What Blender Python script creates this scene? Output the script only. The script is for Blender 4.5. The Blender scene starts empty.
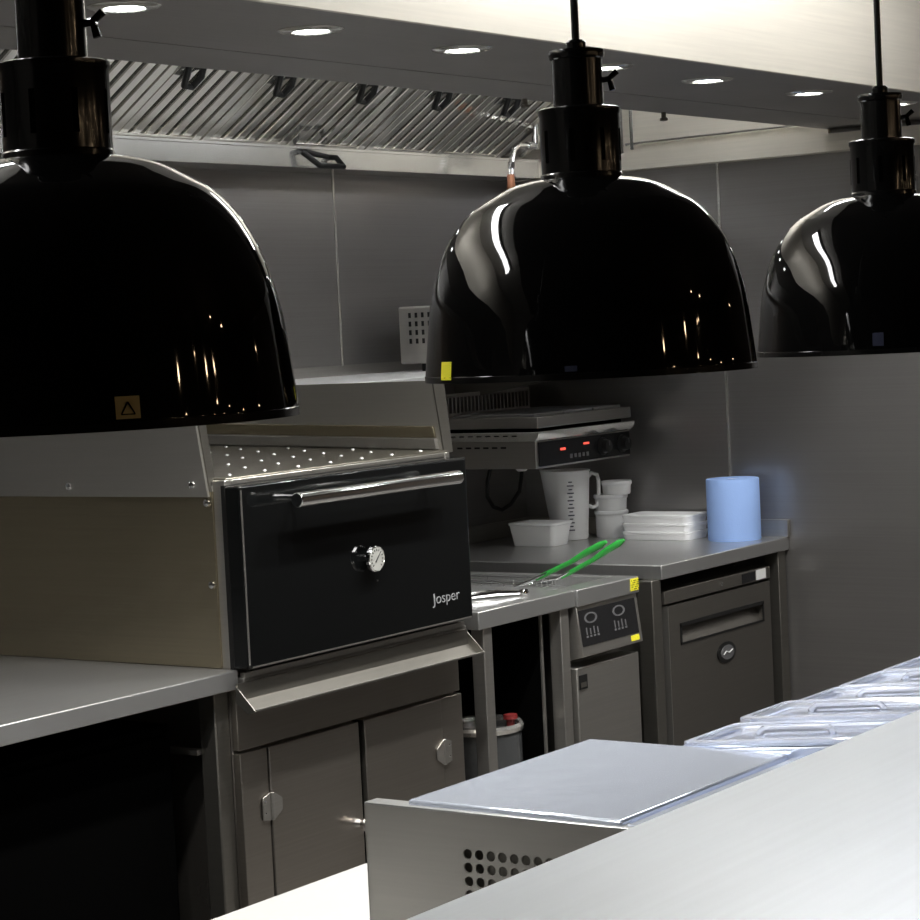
import bpy, bmesh, math, random
from mathutils import Vector, Matrix
random.seed(7)
PI = math.pi
S = bpy.context.scene
COL = S.collection

# ------------------------------------------------------------------ camera, world, exposure
cam_d = bpy.data.cameras.new('camera')
cam_d.sensor_width = 36.0
cam_d.lens = 2267.0 / 920.0 * 36.0
cam_d.clip_start = 0.02
cam = bpy.data.objects.new('camera', cam_d)
COL.objects.link(cam)
S.camera = cam
YAW, PITCH, ROLL = 0.61342, -0.05881, -0.04879
f_ = Vector((math.cos(PITCH)*math.cos(YAW), math.cos(PITCH)*math.sin(YAW), math.sin(PITCH)))
r_ = Vector((math.sin(YAW), -math.cos(YAW), 0.0))
u_ = r_.cross(f_)
r2 = math.cos(ROLL)*r_ + math.sin(ROLL)*u_
u2 = -math.sin(ROLL)*r_ + math.cos(ROLL)*u_
cam.matrix_world = Matrix(((r2.x, u2.x, -f_.x, 0.0), (r2.y, u2.y, -f_.y, 0.0), (r2.z, u2.z, -f_.z, 1.55), (0, 0, 0, 1)))

world = bpy.data.worlds.new('world')
S.world = world
world.use_nodes = True
world.node_tree.nodes['Background'].inputs[0].default_value = (0.9, 0.93, 1.0, 1)
world.node_tree.nodes['Background'].inputs[1].default_value = 0.02
S.view_settings.view_transform = 'Standard'
S.view_settings.look = 'None'
S.view_settings.gamma = 1.0
S.view_settings.use_curve_mapping = False
S.view_settings.exposure = 1.6

TUBE_EMIT = 10.0        # fluorescent battens over the aisle
DOWN_EMIT = 14.0       # downlight lens
DOWN_WATT = 11.0
HEAT_WATT = 0.35        # each heat lamp over the pass
FILL_EMIT = 5.0       # fill light added inside the canopy


# ------------------------------------------------------------------ materials
def newmat(name):
    m = bpy.data.materials.new(name)
    m.use_nodes = True
    nt = m.node_tree
    return m, nt, nt.nodes['Principled BSDF']


def plain(name, col, rough=0.5, metal=0.0, emit=0.0, coat=0.0, trans=0.0, bump=0.0, alpha=1.0, ior=None, ecol=None):
    m, nt, b = newmat(name)
    b.inputs['Base Color'].default_value = (*col, 1)
    b.inputs['Roughness'].default_value = rough
    b.inputs['Metallic'].default_value = metal
    b.inputs['Coat Weight'].default_value = coat
    b.inputs['Transmission Weight'].default_value = trans
    b.inputs['Alpha'].default_value = alpha
    if ior: b.inputs['IOR'].default_value = ior
    if emit:
        b.inputs['Emission Color'].default_value = (*(ecol or col), 1)
        b.inputs['Emission Strength'].default_value = emit
    tc = nt.nodes.new('ShaderNodeTexCoord')
    nz = nt.nodes.new('ShaderNodeTexNoise')
    nz.inputs['Scale'].default_value = 40
    nz.inputs['Detail'].default_value = 4
    nt.links.new(tc.outputs['Object'], nz.inputs['Vector'])
    mr = nt.nodes.new('ShaderNodeMapRange')
    mr.inputs['To Min'].default_value = max(0.0, rough*0.85)
    mr.inputs['To Max'].default_value = min(1.0, rough*1.15)
    nt.links.new(nz.outputs['Fac'], mr.inputs['Value'])
    nt.links.new(mr.outputs['Result'], b.inputs['Roughness'])
    if bump:
        bp = nt.nodes.new('ShaderNodeBump')
        bp.inputs['Strength'].default_value = bump
        bp.inputs['Distance'].default_value = 0.002
        nt.links.new(nz.outputs['Fac'], bp.inputs['Height'])
        nt.links.new(bp.outputs['Normal'], b.inputs['Normal'])
    return m


def steel(name, col=(0.56, 0.55, 0.53), rough=0.3, grain=(3, 3, 260), bump=0.08, wave=0.15, rvar=0.12, smudge=0.1, metal=0.8):
    """brushed stainless steel: fine grain (stretched noise), slight large scale dents and smudges"""
    m, nt, b = newmat(name)
    N, Lk = nt.nodes, nt.links
    b.inputs['Metallic'].default_value = metal
    tc = N.new('ShaderNodeTexCoord')
    mp = N.new('ShaderNodeMapping')
    mp.inputs['Scale'].default_value = grain
    Lk.new(tc.outputs['Object'], mp.inputs['Vector'])
    g = N.new('ShaderNodeTexNoise')
    g.inputs['Scale'].default_value = 1.0
    g.inputs['Detail'].default_value = 5
    Lk.new(mp.outputs['Vector'], g.inputs['Vector'])
    big = N.new('ShaderNodeTexNoise')
    big.inputs['Scale'].default_value = 3.0
    big.inputs['Detail'].default_value = 3
    Lk.new(tc.outputs['Object'], big.inputs['Vector'])
    mr = N.new('ShaderNodeMapRange')
    mr.inputs['To Min'].default_value = rough - rvar*rough
    mr.inputs['To Max'].default_value = rough + rvar*rough*2
    Lk.new(big.outputs['Fac'], mr.inputs['Value'])
    Lk.new(mr.outputs['Result'], b.inputs['Roughness'])
    ramp = N.new('ShaderNodeMixRGB')
    ramp.inputs['Color1'].default_value = (*[c*(1-smudge) for c in col], 1)
    ramp.inputs['Color2'].default_value = (*[min(1, c*(1+smudge)) for c in col], 1)
    Lk.new(g.outputs['Fac'], ramp.inputs['Fac'])
    Lk.new(ramp.outputs['Color'], b.inputs['Base Color'])
    b1 = N.new('ShaderNodeBump')
    b1.inputs['Strength'].default_value = bump
    b1.inputs['Distance'].default_value = 0.0006
    Lk.new(g.outputs['Fac'], b1.inputs['Height'])
    b2 = N.new('ShaderNodeBump')
    b2.inputs['Strength'].default_value = wave
    b2.inputs['Distance'].default_value = 0.01
    Lk.new(big.outputs['Fac'], b2.inputs['Height'])
    Lk.new(b1.outputs['Normal'], b2.inputs['Normal'])
    Lk.new(b2.outputs['Normal'], b.inputs['Normal'])
    return m


MT = {}
MT['wall_steel'] = steel('wall_steel', (0.36, 0.35, 0.345), 0.30, (2, 2, 300), 0.1, 0.12, metal=0.85)
MT['steel'] = steel('brushed_steel', (0.45, 0.435, 0.41), 0.28, (4, 4, 300), metal=0.88)
MT['steel_top'] = steel('worktop_steel', (0.52, 0.52, 0.52), 0.30, (4, 300, 4), 0.06, 0.1, metal=0.86)
MT['steel_cab'] = steel('cabinet_steel', (0.33, 0.305, 0.275), 0.27, (4, 4, 300), 0.08, 0.2, metal=0.93)
MT['steel_warm_refl'] = steel('warm_reflection_steel', (0.40, 0.35, 0.25), 0.24, (4, 4, 260), 0.08, 0.5, metal=0.92)  # warm reflected light put into the base colour
MT['steel_dark'] = steel('dark_steel', (0.22, 0.21, 0.19), 0.34, (4, 4, 260), 0.08, 0.1, metal=0.9)
MT['steel_soffit'] = steel('soffit_steel', (0.30, 0.29, 0.28), 0.40, (4, 120, 4), 0.08, 0.15)
MT['steel_bright'] = steel('bright_steel', (0.72, 0.71, 0.68), 0.17, (4, 60, 4), 0.05, 0.15)
MT['steel_lid'] = steel('lid_steel', (0.74, 0.80, 0.94), 0.15, (2, 40, 2), 0.03, 0.22, smudge=0.08, metal=0.66)
MT['steel_pass'] = steel('pass_steel', (0.60, 0.63, 0.67), 0.36, (3, 90, 3), 0.05, 0.3, smudge=0.06, metal=0.7)
MT['steel_satin'] = steel('satin_steel', (0.46, 0.445, 0.415), 0.38, (4, 4, 160), 0.1, 0.05, smudge=0.05, metal=0.85)
MT['filter'] = steel('filter_steel', (0.90, 0.88, 0.82), 0.10, (4, 4, 60), 0.03, 0.15, metal=0.9)
MT['steel_shelf'] = steel('shelf_steel', (0.92, 0.93, 0.95), 0.4, (4, 120, 4), 0.05, 0.1, metal=0.4)
MT['steel_deck'] = steel('deck_steel', (0.21, 0.195, 0.16), 0.30, (60, 60, 60), 0.3, 0.6, smudge=0.35, metal=0.85)
MT['chrome'] = plain('chrome', (0.8, 0.8, 0.8), 0.08, 1.0)
MT['lamp_black'] = plain('gloss_black_enamel', (0.003, 0.003, 0.003), 0.03, 0.0, coat=0.0)
MT['lamp_cap'] = plain('black_cap', (0.006, 0.006, 0.006), 0.16, 0.0, coat=0.2)
MT['lamp_inner'] = plain('lamp_inner_white', (0.75, 0.73, 0.68), 0.4)
MT['oven_black'] = plain('oven_black_enamel', (0.0035, 0.0038, 0.004), 0.10, 0.0)
MT['black'] = plain('black_plastic', (0.01, 0.01, 0.01), 0.35)
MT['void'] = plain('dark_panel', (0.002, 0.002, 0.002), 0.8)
MT['panel_black'] = plain('control_panel_black', (0.012, 0.012, 0.013), 0.25)
MT['grey_print'] = plain('grey_print', (0.10, 0.10, 0.105), 0.5)
MT['white_print'] = plain('white_print', (0.8, 0.8, 0.8), 0.5)
MT['silver_print'] = plain('silver_lettering', (0.34, 0.35, 0.36), 0.35, 0.3)
MT['fridge'] = steel('fridge_door_steel', (0.16, 0.15, 0.135), 0.38, (3, 3, 300), 0.08, 0.05)
MT['ceiling'] = plain('ceiling_paint', (0.60, 0.58, 0.54), 0.7, bump=0.05)
MT['canopy_front'] = steel('canopy_front_steel', (0.72, 0.68, 0.60), 0.45, (4, 4, 160), 0.06, 0.1, metal=0.5)
MT['floor'] = plain('floor_tile', (0.20, 0.19, 0.18), 0.35, bump=0.2)
MT['dark_wall'] = plain('dark_dining_wall', (0.025, 0.02, 0.017), 0.7)
MT['plaster'] = plain('kitchen_plaster', (0.45, 0.43, 0.40), 0.6)
MT['white_top'] = plain('white_board', (0.5, 0.5, 0.49), 0.45, bump=0.1)
MT['poly'] = plain('translucent_plastic', (0.92, 0.93, 0.94), 0.35, trans=0.2, ior=1.2)
MT['poly_lid'] = plain('milky_lid_plastic', (0.86, 0.87, 0.89), 0.35, trans=0.1, ior=1.2)
MT['foam'] = plain('white_foam', (0.96, 0.96, 0.97), 0.6, bump=0.2)
MT['clear'] = plain('clear_lid_plastic', (0.86, 0.89, 0.97), 0.08, trans=0.75, ior=1.35)
MT['green'] = plain('green_grip', (0.03, 0.33, 0.05), 0.35)
MT['yellow'] = plain('yellow_sticker', (0.85, 0.78, 0.03), 0.5)
MT['yellow_old'] = plain('faded_yellow_sticker', (0.85, 0.70, 0.32), 0.5)
MT['blue_print'] = plain('blue_sticker', (0.03, 0.035, 0.07), 0.5)
MT['red'] = plain('red_plastic', (0.18, 0.02, 0.02), 0.4)
MT['red_led'] = plain('red_led', (0.8, 0.05, 0.03), 0.4, emit=0.35, ecol=(1, 0.12, 0.08))
MT['copper'] = plain('copper_pipe', (0.55, 0.25, 0.15), 0.3, 1.0)
MT['dial'] = plain('dial_white', (0.36, 0.36, 0.34), 0.4)
MT['film'] = plain('plastic_film', (0.14, 0.145, 0.15), 0.12, 0.6, bump=1.0)
MT['tube'] = plain('fluorescent_diffuser', (1, 1, 1), 0.5, emit=TUBE_EMIT, ecol=(0.98, 0.98, 0.97))
MT['lens'] = plain('downlight_lens', (1, 1, 1), 0.5, emit=DOWN_EMIT, ecol=(0.95, 1.0, 0.93))
MT['bulb_warm'] = plain('warm_bulb', (1, 0.7, 0.4), 0.5, emit=28.0, ecol=(1.0, 0.70, 0.42))
MT['bulb_heat'] = plain('heat_bulb', (1, 0.95, 0.9), 0.5, emit=1.5, ecol=(0.95, 0.97, 1.0))
MT['fill_light'] = plain('fill_light_panel', (1, 1, 1), 0.5, emit=FILL_EMIT, ecol=(0.96, 0.98, 1.0))


def mat_roll():
    m, nt, b = newmat('blue_paper')
    N, Lk = nt.nodes, nt.links
    tc = N.new('ShaderNodeTexCoord')
    v = N.new('ShaderNodeTexVoronoi')
    v.inputs['Scale'].default_value = 220
    Lk.new(tc.outputs['Object'], v.inputs['Vector'])
    b.inputs['Base Color'].default_value = (0.32, 0.49, 0.90, 1)
    b.inputs['Roughness'].default_value = 0.85
    bp = N.new('ShaderNodeBump')
    bp.inputs['Strength'].default_value = 0.3
    bp.inputs['Distance'].default_value = 0.001
    Lk.new(v.outputs['Distance'], bp.inputs['Height'])
    Lk.new(bp.outputs['Normal'], b.inputs['Normal'])
    return m


MT['blue_paper'] = mat_roll()
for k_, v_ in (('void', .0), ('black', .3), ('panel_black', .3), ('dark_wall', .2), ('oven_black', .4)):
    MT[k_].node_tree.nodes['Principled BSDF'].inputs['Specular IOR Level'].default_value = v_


# ------------------------------------------------------------------ mesh helpers
ORG = [Vector((0, 0, 0))]


class MB:
    def __init__(self):
        self.bm = bmesh.new()

    def face(self, vs):
        try:
            return self.bm.faces.new(vs)
        except ValueError:
            return None

    def v(self, p):
        return self.bm.verts.new(Vector(p))

    def box(self, x0, x1, y0, y1, z0, z1):
        return self.hexa([(x0, y0, z0), (x1, y0, z0), (x1, y1, z0), (x0, y1, z0)],
                         [(x0, y0, z1), (x1, y0, z1), (x1, y1, z1), (x0, y1, z1)])

    def hexa(self, lo, hi):
        a = [self.v(p) for p in lo]
        b = [self.v(p) for p in hi]
        n = len(a)
        self.face(a[::-1])
        self.face(b)
        for i in range(n):
            self.face([a[i], a[(i+1) % n], b[(i+1) % n], b[i]])
        return self

    def prism(self, pts, off):
        off = Vector(off)
        return self.hexa([Vector(p) for p in pts], [Vector(p)+off for p in pts])

    def tube(self, path, r, seg=12, cap=True):
        path = [Vector(p) for p in path]
        rings = []
        up = None
        for i, p in enumerate(path):
            if i == 0: d = path[1]-p
            elif i == len(path)-1: d = p-path[i-1]
            else: d = (path[i+1]-p).normalized()+(p-path[i-1]).normalized()
            d.normalize()
            if up is None:
                up = Vector((0, 0, 1)) if abs(d.z) < 0.9 else Vector((1, 0, 0))
            a = (up-d*up.dot(d)).normalized()
            up = a
            b = d.cross(a)
            rr = r[i] if isinstance(r, (list, tuple)) else r
            rings.append([self.v(p+a*rr*math.cos(2*PI*k/seg)+b*rr*math.sin(2*PI*k/seg)) for k in range(seg)])
        for A, B in zip(rings, rings[1:]):
            for k in range(seg):
                self.face([A[k], A[(k+1) % seg], B[(k+1) % seg], B[k]])
        if cap:
            self.face(rings[0][::-1])
            self.face(rings[-1])
        return self

    def lathe(self, prof, c, seg=32, axis='z', closed=False):
        """prof: list of (radius, height)"""
        c = Vector(c)
        ax = {'z': (Vector((1, 0, 0)), Vector((0, 1, 0)), Vector((0, 0, 1))),
              'y': (Vector((1, 0, 0)), Vector((0, 0, 1)), Vector((0, -1, 0))),
              'x': (Vector((0, -1, 0)), Vector((0, 0, 1)), Vector((-1, 0, 0)))}[axis]
        rings = []
        for r, h in prof:
            if r <= 1e-7:
                rings.append([self.v(c+ax[2]*h)])
            else:
                rings.append([self.v(c+ax[2]*h+ax[0]*r*math.cos(2*PI*k/seg)+ax[1]*r*math.sin(2*PI*k/seg)) for k in range(seg)])
        prs = list(zip(rings, rings[1:]))
        if closed: prs.append((rings[-1], rings[0]))
        for A, B in prs:
            if len(A) == 1 and len(B) == 1: continue
            for k in range(seg):
                k2 = (k+1) % seg
                if len(A) == 1: self.face([A[0], B[k2], B[k]])
                elif len(B) == 1: self.face([A[k], A[k2], B[0]])
                else: self.face([A[k], A[k2], B[k2], B[k]])
        return self

    def build(self, name, mat, parent=None, bevel=0.0, angle=35, seg=2):
        bm = self.bm
        bmesh.ops.recalc_face_normals(bm, faces=bm.faces)
        for f in bm.faces: f.smooth = True
        lim = math.radians(angle)
        for e in bm.edges:
            if len(e.link_faces) != 2 or e.calc_face_angle(0) > lim:
                e.smooth = False
        bmesh.ops.translate(bm, verts=bm.verts, vec=-ORG[0])
        me = bpy.data.meshes.new(name)
        bm.to_mesh(me)
        bm.free()
        me.materials.append(MT[mat] if isinstance(mat, str) else mat)
        o = bpy.data.objects.new(name, me)
        if parent is None:
            o.location = ORG[0]
        else:
            o.parent = parent
        COL.objects.link(o)
        if bevel:
            b = o.modifiers.new('bevel', 'BEVEL')
            b.width = bevel
            b.segments = seg
            b.limit_method = 'ANGLE'
            b.angle_limit = math.radians(40)
            b.harden_normals = False
        return o


def org(p=(0, 0, 0)):
    ORG[0] = Vector(p)


def thing(name, label, cat, loc, group=None):
    o = bpy.data.objects.new(name, None)
    o.empty_display_size = 0.05
    COL.objects.link(o)
    o.location = loc
    org(loc)
    return tag(o, label, cat, group)


def tag(o, label, cat, group=None):
    o['label'] = label
    o['category'] = cat
    if group: o['group'] = group
    return o


def struct(o):
    o['kind'] = 'structure'
    return o


def lab(o, label):
    o['label'] = label
    return o


def text_part(s, name, mat, parent, pos, size, rot, extrude=0.0006, bold=0.0, shear=0.0, sx=1.0):
    cu = bpy.data.curves.new(name, 'FONT')
    cu.body = s
    cu.size = size
    cu.extrude = extrude
    cu.offset = bold
    cu.shear = shear
    cu.align_x = 'LEFT'
    t = bpy.data.objects.new('tmp_text', cu)
    COL.objects.link(t)
    dg = bpy.context.evaluated_depsgraph_get()
    me = bpy.data.meshes.new_from_object(t.evaluated_get(dg))
    bpy.data.objects.remove(t)
    M = Matrix.Translation(Vector(pos)-ORG[0]) @ rot @ Matrix.Diagonal((sx, 1, 1, 1))
    me.transform(M)
    me.materials.clear()
    me.materials.append(MT[mat])
    o = bpy.data.objects.new(name, me)
    o.parent = parent
    COL.objects.link(o)
    return o


ROT_FRONT = Matrix.Rotation(PI/2, 4, 'X')                              # text reads on a face looking to -y


def copy_tree(o, parent=None):
    c = o.copy()
    COL.objects.link(c)
    c.parent = parent
    for ch in list(o.children):
        copy_tree(ch, c)
    return c


# ------------------------------------------------------------------ the room
X2, Y1 = 5.86, 3.88          # steel wall on the right, steel wall behind the cooking line
XL, YB, ZC = -2.2, -3.6, 2.50
org()
struct(MB().box(XL-.1, X2+.1, YB-.1, Y1+.1, -0.1, 0).build('floor', 'floor'))
struct(MB().box(XL-.1, X2+.1, YB-.1, Y1+.1, ZC, ZC+.1).build('ceiling', 'ceiling'))
# wall behind the cooking line is sheeted in steel panels with thin joints
struct(MB().box(XL, X2+.1, Y1, Y1+.1, 0, ZC).build('wall_back', 'wall_steel'))
struct(MB().box(X2, X2+.1, 0.6, Y1, 0, ZC).build('wall_right', 'wall_steel'))
struct(MB().box(X2, X2+.1, YB, 0.6, 0, ZC).build('wall_right_dining', 'dark_wall'))
struct(MB().box(XL-.1, XL, YB, 0.9, 0, ZC).build('wall_left_dining', 'dark_wall'))
struct(MB().box(XL-.1, XL, 0.9, Y1, 0, ZC).build('wall_left', 'plaster'))
struct(MB().box(XL-.1, X2+.1, YB-.1, YB, 0, ZC).build('wall_front', 'dark_wall'))
for i, x in enumerate((1.20, 2.45, 3.70, 4.965)):
    struct(MB().box(x-.004, x+.004, Y1-.003, Y1, 0.05, 2.0).build('trim_%d' % (i+1), 'steel_bright'))
struct(MB().box(X2-.003, X2, 3.158, 3.166, 0.05, 2.0).build('trim_5', 'steel_bright'))
struct(MB().box(X2-.003, X2, 1.90, 1.908, 0.05, 2.0).build('trim_6', 'steel_bright'))
# dark suspended ceiling over the dining side
struct(MB().box(XL, X2, YB, 1.48, ZC-.02, ZC).build('ceiling_dining', 'dark_wall'))

# ------------------------------------------------------------------ extraction canopy
YF, YS, ZS = 2.17, 2.80, 2.05
c = thing('extraction_canopy', 'long stainless extraction canopy with slatted grease filters above the cooking line', 'extractor hood', (2.0, 3.0, ZS))
MB().box(-1.6, X2-.001, YF, YF+.012, ZS-.004, ZC).build('front_panel', 'canopy_front', c)
sf = MB()
sf.box(-1.6, X2-.001, YF+.012, YS, ZS, ZS+.012)
sf.build('soffit', 'steel_soffit', c)
MB().box(-1.6, X2-.001, YS-.012, YS, ZS+.012, ZC).build('inner_panel', 'steel_soffit', c)
# perforated supply-air strip on the soffit, near the far edge
MB().box(-1.6, 5.85, 2.600, 2.603, ZS-.0008, ZS).build('seam_strip', 'steel_soffit', c)
# gutter below the filters
g = MB()
g.prism([(-1.6, 3.74, 1.985), (-1.6, 3.88, 1.985), (-1.6, 3.88, 1.992), (-1.6, 3.747, 1.992), (-1.6, 3.747, 2.035), (-1.6, 3.74, 2.035)], (5.80+1.6, 0, 0))
g.build('grease_gutter', 'steel_bright', c)
MB().prism([(-1.6, 3.735, 2.033), (-1.6, 3.80, 2.050), (-1.6, 3.80, 2.056), (-1.6, 3.735, 2.039)], (5.80+1.6, 0, 0)).build('gutter_lip', 'steel_bright', c)
MB().box(5.80, X2-.001, YF+.012, 3.88, 1.985, 2.035).build('end_gutter', 'canopy_front', c)
MB().box(5.845, X2-.001, YS, 3.88, 2.035, ZC).build('end_panel', 'canopy_front', c)
MB().prism([(-1.6, 3.86, 2.05), (-1.6, 3.872, 2.05), (-1.6, 3.872, ZC), (-1.6, 3.86, ZC)], (5.845+1.6, 0, 0)).build('back_panel', 'steel_soffit', c)
hb = MB()
hb.tube([(4.655, 3.742, 2.028), (4.645, 3.722, 2.022), (4.685, 3.70, 1.987), (4.785, 3.70, 1.987), (4.785, 3.722, 2.012), (4.775, 3.742, 2.015), (4.655, 3.742, 2.028)], .008, 10)
hb.build('gutter_handle', 'black', c)
for i, (x, y) in enumerate(((4.28, 2.80), (4.90, 2.80))):
    MB().lathe([(0, 0), (.006, 0), (.006, -.012), (.01, -.014), (.01, -.02), (0, -.022)], (x, y-.012, ZS), 10).build('bolt', 'steel_dark', c)
# sloping closure at the corner end of the filter bank
MB().prism([(5.70, 3.74, 2.045), (5.70, 3.00, 2.50), (5.72, 3.00, 2.50), (5.72, 3.74, 2.045)], (0, 0.02, 0.012)).build('corner_trim', 'steel_bright', c)
MB().prism([(5.635, 3.75, 2.048), (5.635, 3.02, 2.495), (5.70, 3.02, 2.495), (5.70, 3.75, 2.048)], (0, 0.01, 0.008)).build('corner_plate', 'steel', c)

# grease filters: each one lifts out
FY0, FZ0 = 3.755, 2.052
SL = Vector((0, -math.cos(math.radians(33)), math.sin(math.radians(33))))
NO = Vector((0, -math.sin(math.radians(33)), -math.cos(math.radians(33))))   # outwards: towards the room and down
FW, FL = 0.325, 0.72


def fpt(x, s, n):
    p = Vector((x, FY0, FZ0))+SL*s+NO*n
    return p


def fbox(m, x0, x1, s0, s1, n0, n1):
    m.hexa([fpt(x0, s0, n0), fpt(x1, s0, n0), fpt(x1, s1, n0), fpt(x0, s1, n0)],
           [fpt(x0, s0, n1), fpt(x1, s0, n1), fpt(x1, s1, n1), fpt(x0, s1, n1)])


def make_filter(x0, label):
    t = thing('grease_filter', label, 'grease filter', (x0, FY0, FZ0), 'baffle grease filters in the canopy')
    x1 = x0+FW
    m = MB()
    fbox(m, x0, x0+.028, 0, FL, 0, .022)
    fbox(m, x1-.028, x1, 0, FL, 0, .022)
    fbox(m, x0+.028, x1-.028, 0, .018, 0, .020)
    fbox(m, x0+.028, x1-.028, FL-.03, FL, 0, .020)
    m.build('filter_frame', 'filter', t, bevel=.0015)
    m = MB()
    n = 6
    w = (FW-.056)/n
    for k in range(n):
        a = x0+.028+k*w
        fbox(m, a+.007, a+w-.008, .018, FL-.03, -.002, .019)
    m.build('baffle_slats', 'filter', t, bevel=.003)
    m = MB()
    fbox(m, x0+.028, x1-.028, .018, FL-.03, -.012, -.006)
    m.build('baffle_back', 'void', t)
    m = MB()
    hx = x0+FW*.52-.085
    m.tube([fpt(hx-.026, .27, .02), fpt(hx-.026, .25, .034), fpt(hx-.014, .222, .040), fpt(hx+.016, .218, .040), fpt(hx+.024, .25, .034), fpt(hx+.024, .27, .02)], .0085, 8)
    m.build('handle', 'black', t)
    return t


names = ['rightmost grease filter, beside the corner pipework and under the canopy end',
         'second grease filter from the corner, bright slats with black drop handle',
         'third grease filter from the corner, with a dark reflection across its slats',
         'fourth grease filter from the corner, right above the black gutter handle',
         'fifth grease filter from the corner, above the shiny left stretch of gutter',
         'sixth grease filter from the corner, at the left end of the slats in view',
         'seventh grease filter from the corner, just past the left end of the view']
for k, nm in enumerate(names):
    make_filter(5.595-(k+1)*(FW+.008), nm)

# downlights sunk in the soffit
DL = [(5.28, 'far right round downlight in the soffit close to the steel side wall'),
      (4.80, 'second round downlight from the steel side wall, above the right lamp'),
      (4.317, 'round downlight in the soffit between the middle and right lamp cords'),
      (3.897, 'round downlight in the soffit half hidden behind the middle lamp cap'),
      (3.400, 'round downlight in the soffit left of the middle lamp cord'),
      (2.965, 'round downlight in the soffit at the upper left above the filters'),
      (2.52, 'second leftmost round downlight in the soffit, beyond the upper left edge'),
      (2.07, 'leftmost round downlight in the soffit, beyond the upper left edge')]
for x, l in DL:
    t = thing('downlight', l, 'downlight', (x, 2.345, ZS), 'downlights in the canopy soffit')
    MB().lathe([(.031, -.001), (.033, -.005), (.050, -.004), (.056, -.001), (.056, 0), (.031, 0)], (x, 2.345, ZS), 36, closed=True).build('bezel', 'steel_bright', t)
    MB().lathe([(0, -.003), (.031, -.002), (.031, 0), (0, 0)], (x, 2.345, ZS), 32).build('lens', 'lens', t)
    ld = bpy.data.lights.new('downlight_beam', 'SPOT')
    ld.energy = DOWN_WATT
    ld.spot_size = math.radians(125)
    ld.spot_blend = 0.7
    ld.shadow_soft_size = 0.03
    ld.color = (1.0, 0.98, 0.93)
    lo = bpy.data.objects.new('downlight_beam', ld)
    lo.location = (0, 0, -.02)
    lo.parent = t
    COL.objects.link(lo)

# fluorescent battens on the kitchen ceiling above the aisle
for x0, x1, l in ((0.10, 1.95, 'long fluorescent batten on the ceiling above the near end of the aisle'),
                  (3.00, 4.9, 'long fluorescent batten on the ceiling above the far end of the aisle')):
    t = thing('fluorescent_batten', l, 'ceiling light', ((x0+x1)/2, 1.77, ZC), 'fluorescent battens above the aisle')
    MB().box(x0-.03, x1+.03, 1.71, 1.83, ZC-.035, ZC).build('housing', 'white_top', t, bevel=.004)
    MB().hexa([(x0, 1.720, ZC-.035), (x1, 1.720, ZC-.035), (x1, 1.820, ZC-.035), (x0, 1.820, ZC-.035)],
              [(x0, 1.735, ZC-.07), (x1, 1.735, ZC-.07), (x1, 1.805, ZC-.07), (x0, 1.805, ZC-.07)]).build('diffuser', 'tube', t)

# unseen fill light added inside the canopy to brighten filters and wall
t = thing('canopy_fill_light', 'long fill light added unseen inside the canopy to brighten the grease filters', 'strip light', (4.0, 2.82, 2.30))
MB().box(2.2, 5.78, 2.80, 2.83, 2.27, 2.36).build('housing', 'white_top', t, bevel=.003)
MB().box(2.22, 5.76, 2.83, 2.842, 2.28, 2.35).build('diffuser', 'fill_light', t, bevel=.003)

# warm bare bulbs hanging over the dark dining side (they glint in the lamp shades)
bulb0 = None
for i in range(26):
    x = 0.9+random.random()*4.4
    y = -0.9-random.random()*2.3
    z = random.choice((1.45, 1.6, 1.75, 1.9, 2.1, 2.25))
    if bulb0 is None:
        t = bulb0 = thing('pendant_bulb', 'small warm bare bulb hanging over the dark dining side', 'pendant light', (0, 0, 0), 'warm pendant bulbs over the dining side')
        MB().tube([(0, 0, 0), (0, 0, .05)], .010, 8).build('socket', 'black', t)
        MB().tube([(0, 0, .05), (0, 0, .25)], .002, 6).build('cord', 'black', t)
        MB().lathe([(0, 0), (.006, -.003), (.008, -.008), (.012, -.018), (.009, -.027), (0, -.032)], (0, 0, 0), 12).build('bulb', 'bulb_warm', t)
    else:
        t = copy_tree(bulb0)
    t.location = (x, y, z)
    cd = [c_ for c_ in t.children if c_.name.startswith('cord')][0]
    cd.scale = (1, 1, (ZC-.02-z-.05)/.20)
    cd.location = (0, 0, .05-.05*cd.scale[2])

# ------------------------------------------------------------------ corner pipework
t = thing('pipework', 'chrome gas pipe with elbow running down the steel wall in the corner', 'pipe', (5.50, 3.62, 2.0))
MB().tube([(5.457, 3.62, 1.90), (5.477, 3.62, 2.025), (5.487, 3.62, 2.050), (5.510, 3.62, 2.062), (5.600, 3.62, 2.065)], .0085, 12).build('elbow_pipe', 'chrome', t)
MB().tube([(5.606, 3.62, 2.055), (5.606, 3.62, 2.40)], .0075, 12).build('riser_pipe', 'chrome', t)
for p_, ax_ in (((5.473, 3.62, 2.005), 'z'), ((5.606, 3.62, 2.085), 'z'), ((5.565, 3.62, 2.064), 'x')):
    MB().lathe([(.0, -.010), (.012, -.010), (.012, .010), (0, .010)], p_, 12, ax_).build('coupling', 'chrome', t)
MB().lathe([(0, -.03), (.012, -.03), (.014, -.02), (.011, 0), (.011, .02), (0, .02)], (5.464, 3.62, 1.958), 12).build('union', 'copper', t)
MB().box(5.592, 5.620, 3.62, 3.875, 2.345, 2.357).build('pipe_bracket', 'steel_dark', t)
t = thing('conduit', 'pair of thin chrome conduits on the right steel wall beside the corner', 'pipe', (5.82, 3.42, 2.06))
MB().tube([(5.825, 3.46, 2.03), (5.825, 3.46, 2.35)], .006, 10).build('conduit_tube', 'chrome', t)
MB().tube([(5.825, 3.425, 2.045), (5.825, 3.425, 2.35)], .006, 10).build('conduit_tube', 'chrome', t)
MB().tube([(5.832, 3.45, 2.062), (5.832, 2.2, 2.075)], .005, 10).build('cross_tube', 'chrome', t)

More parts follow.
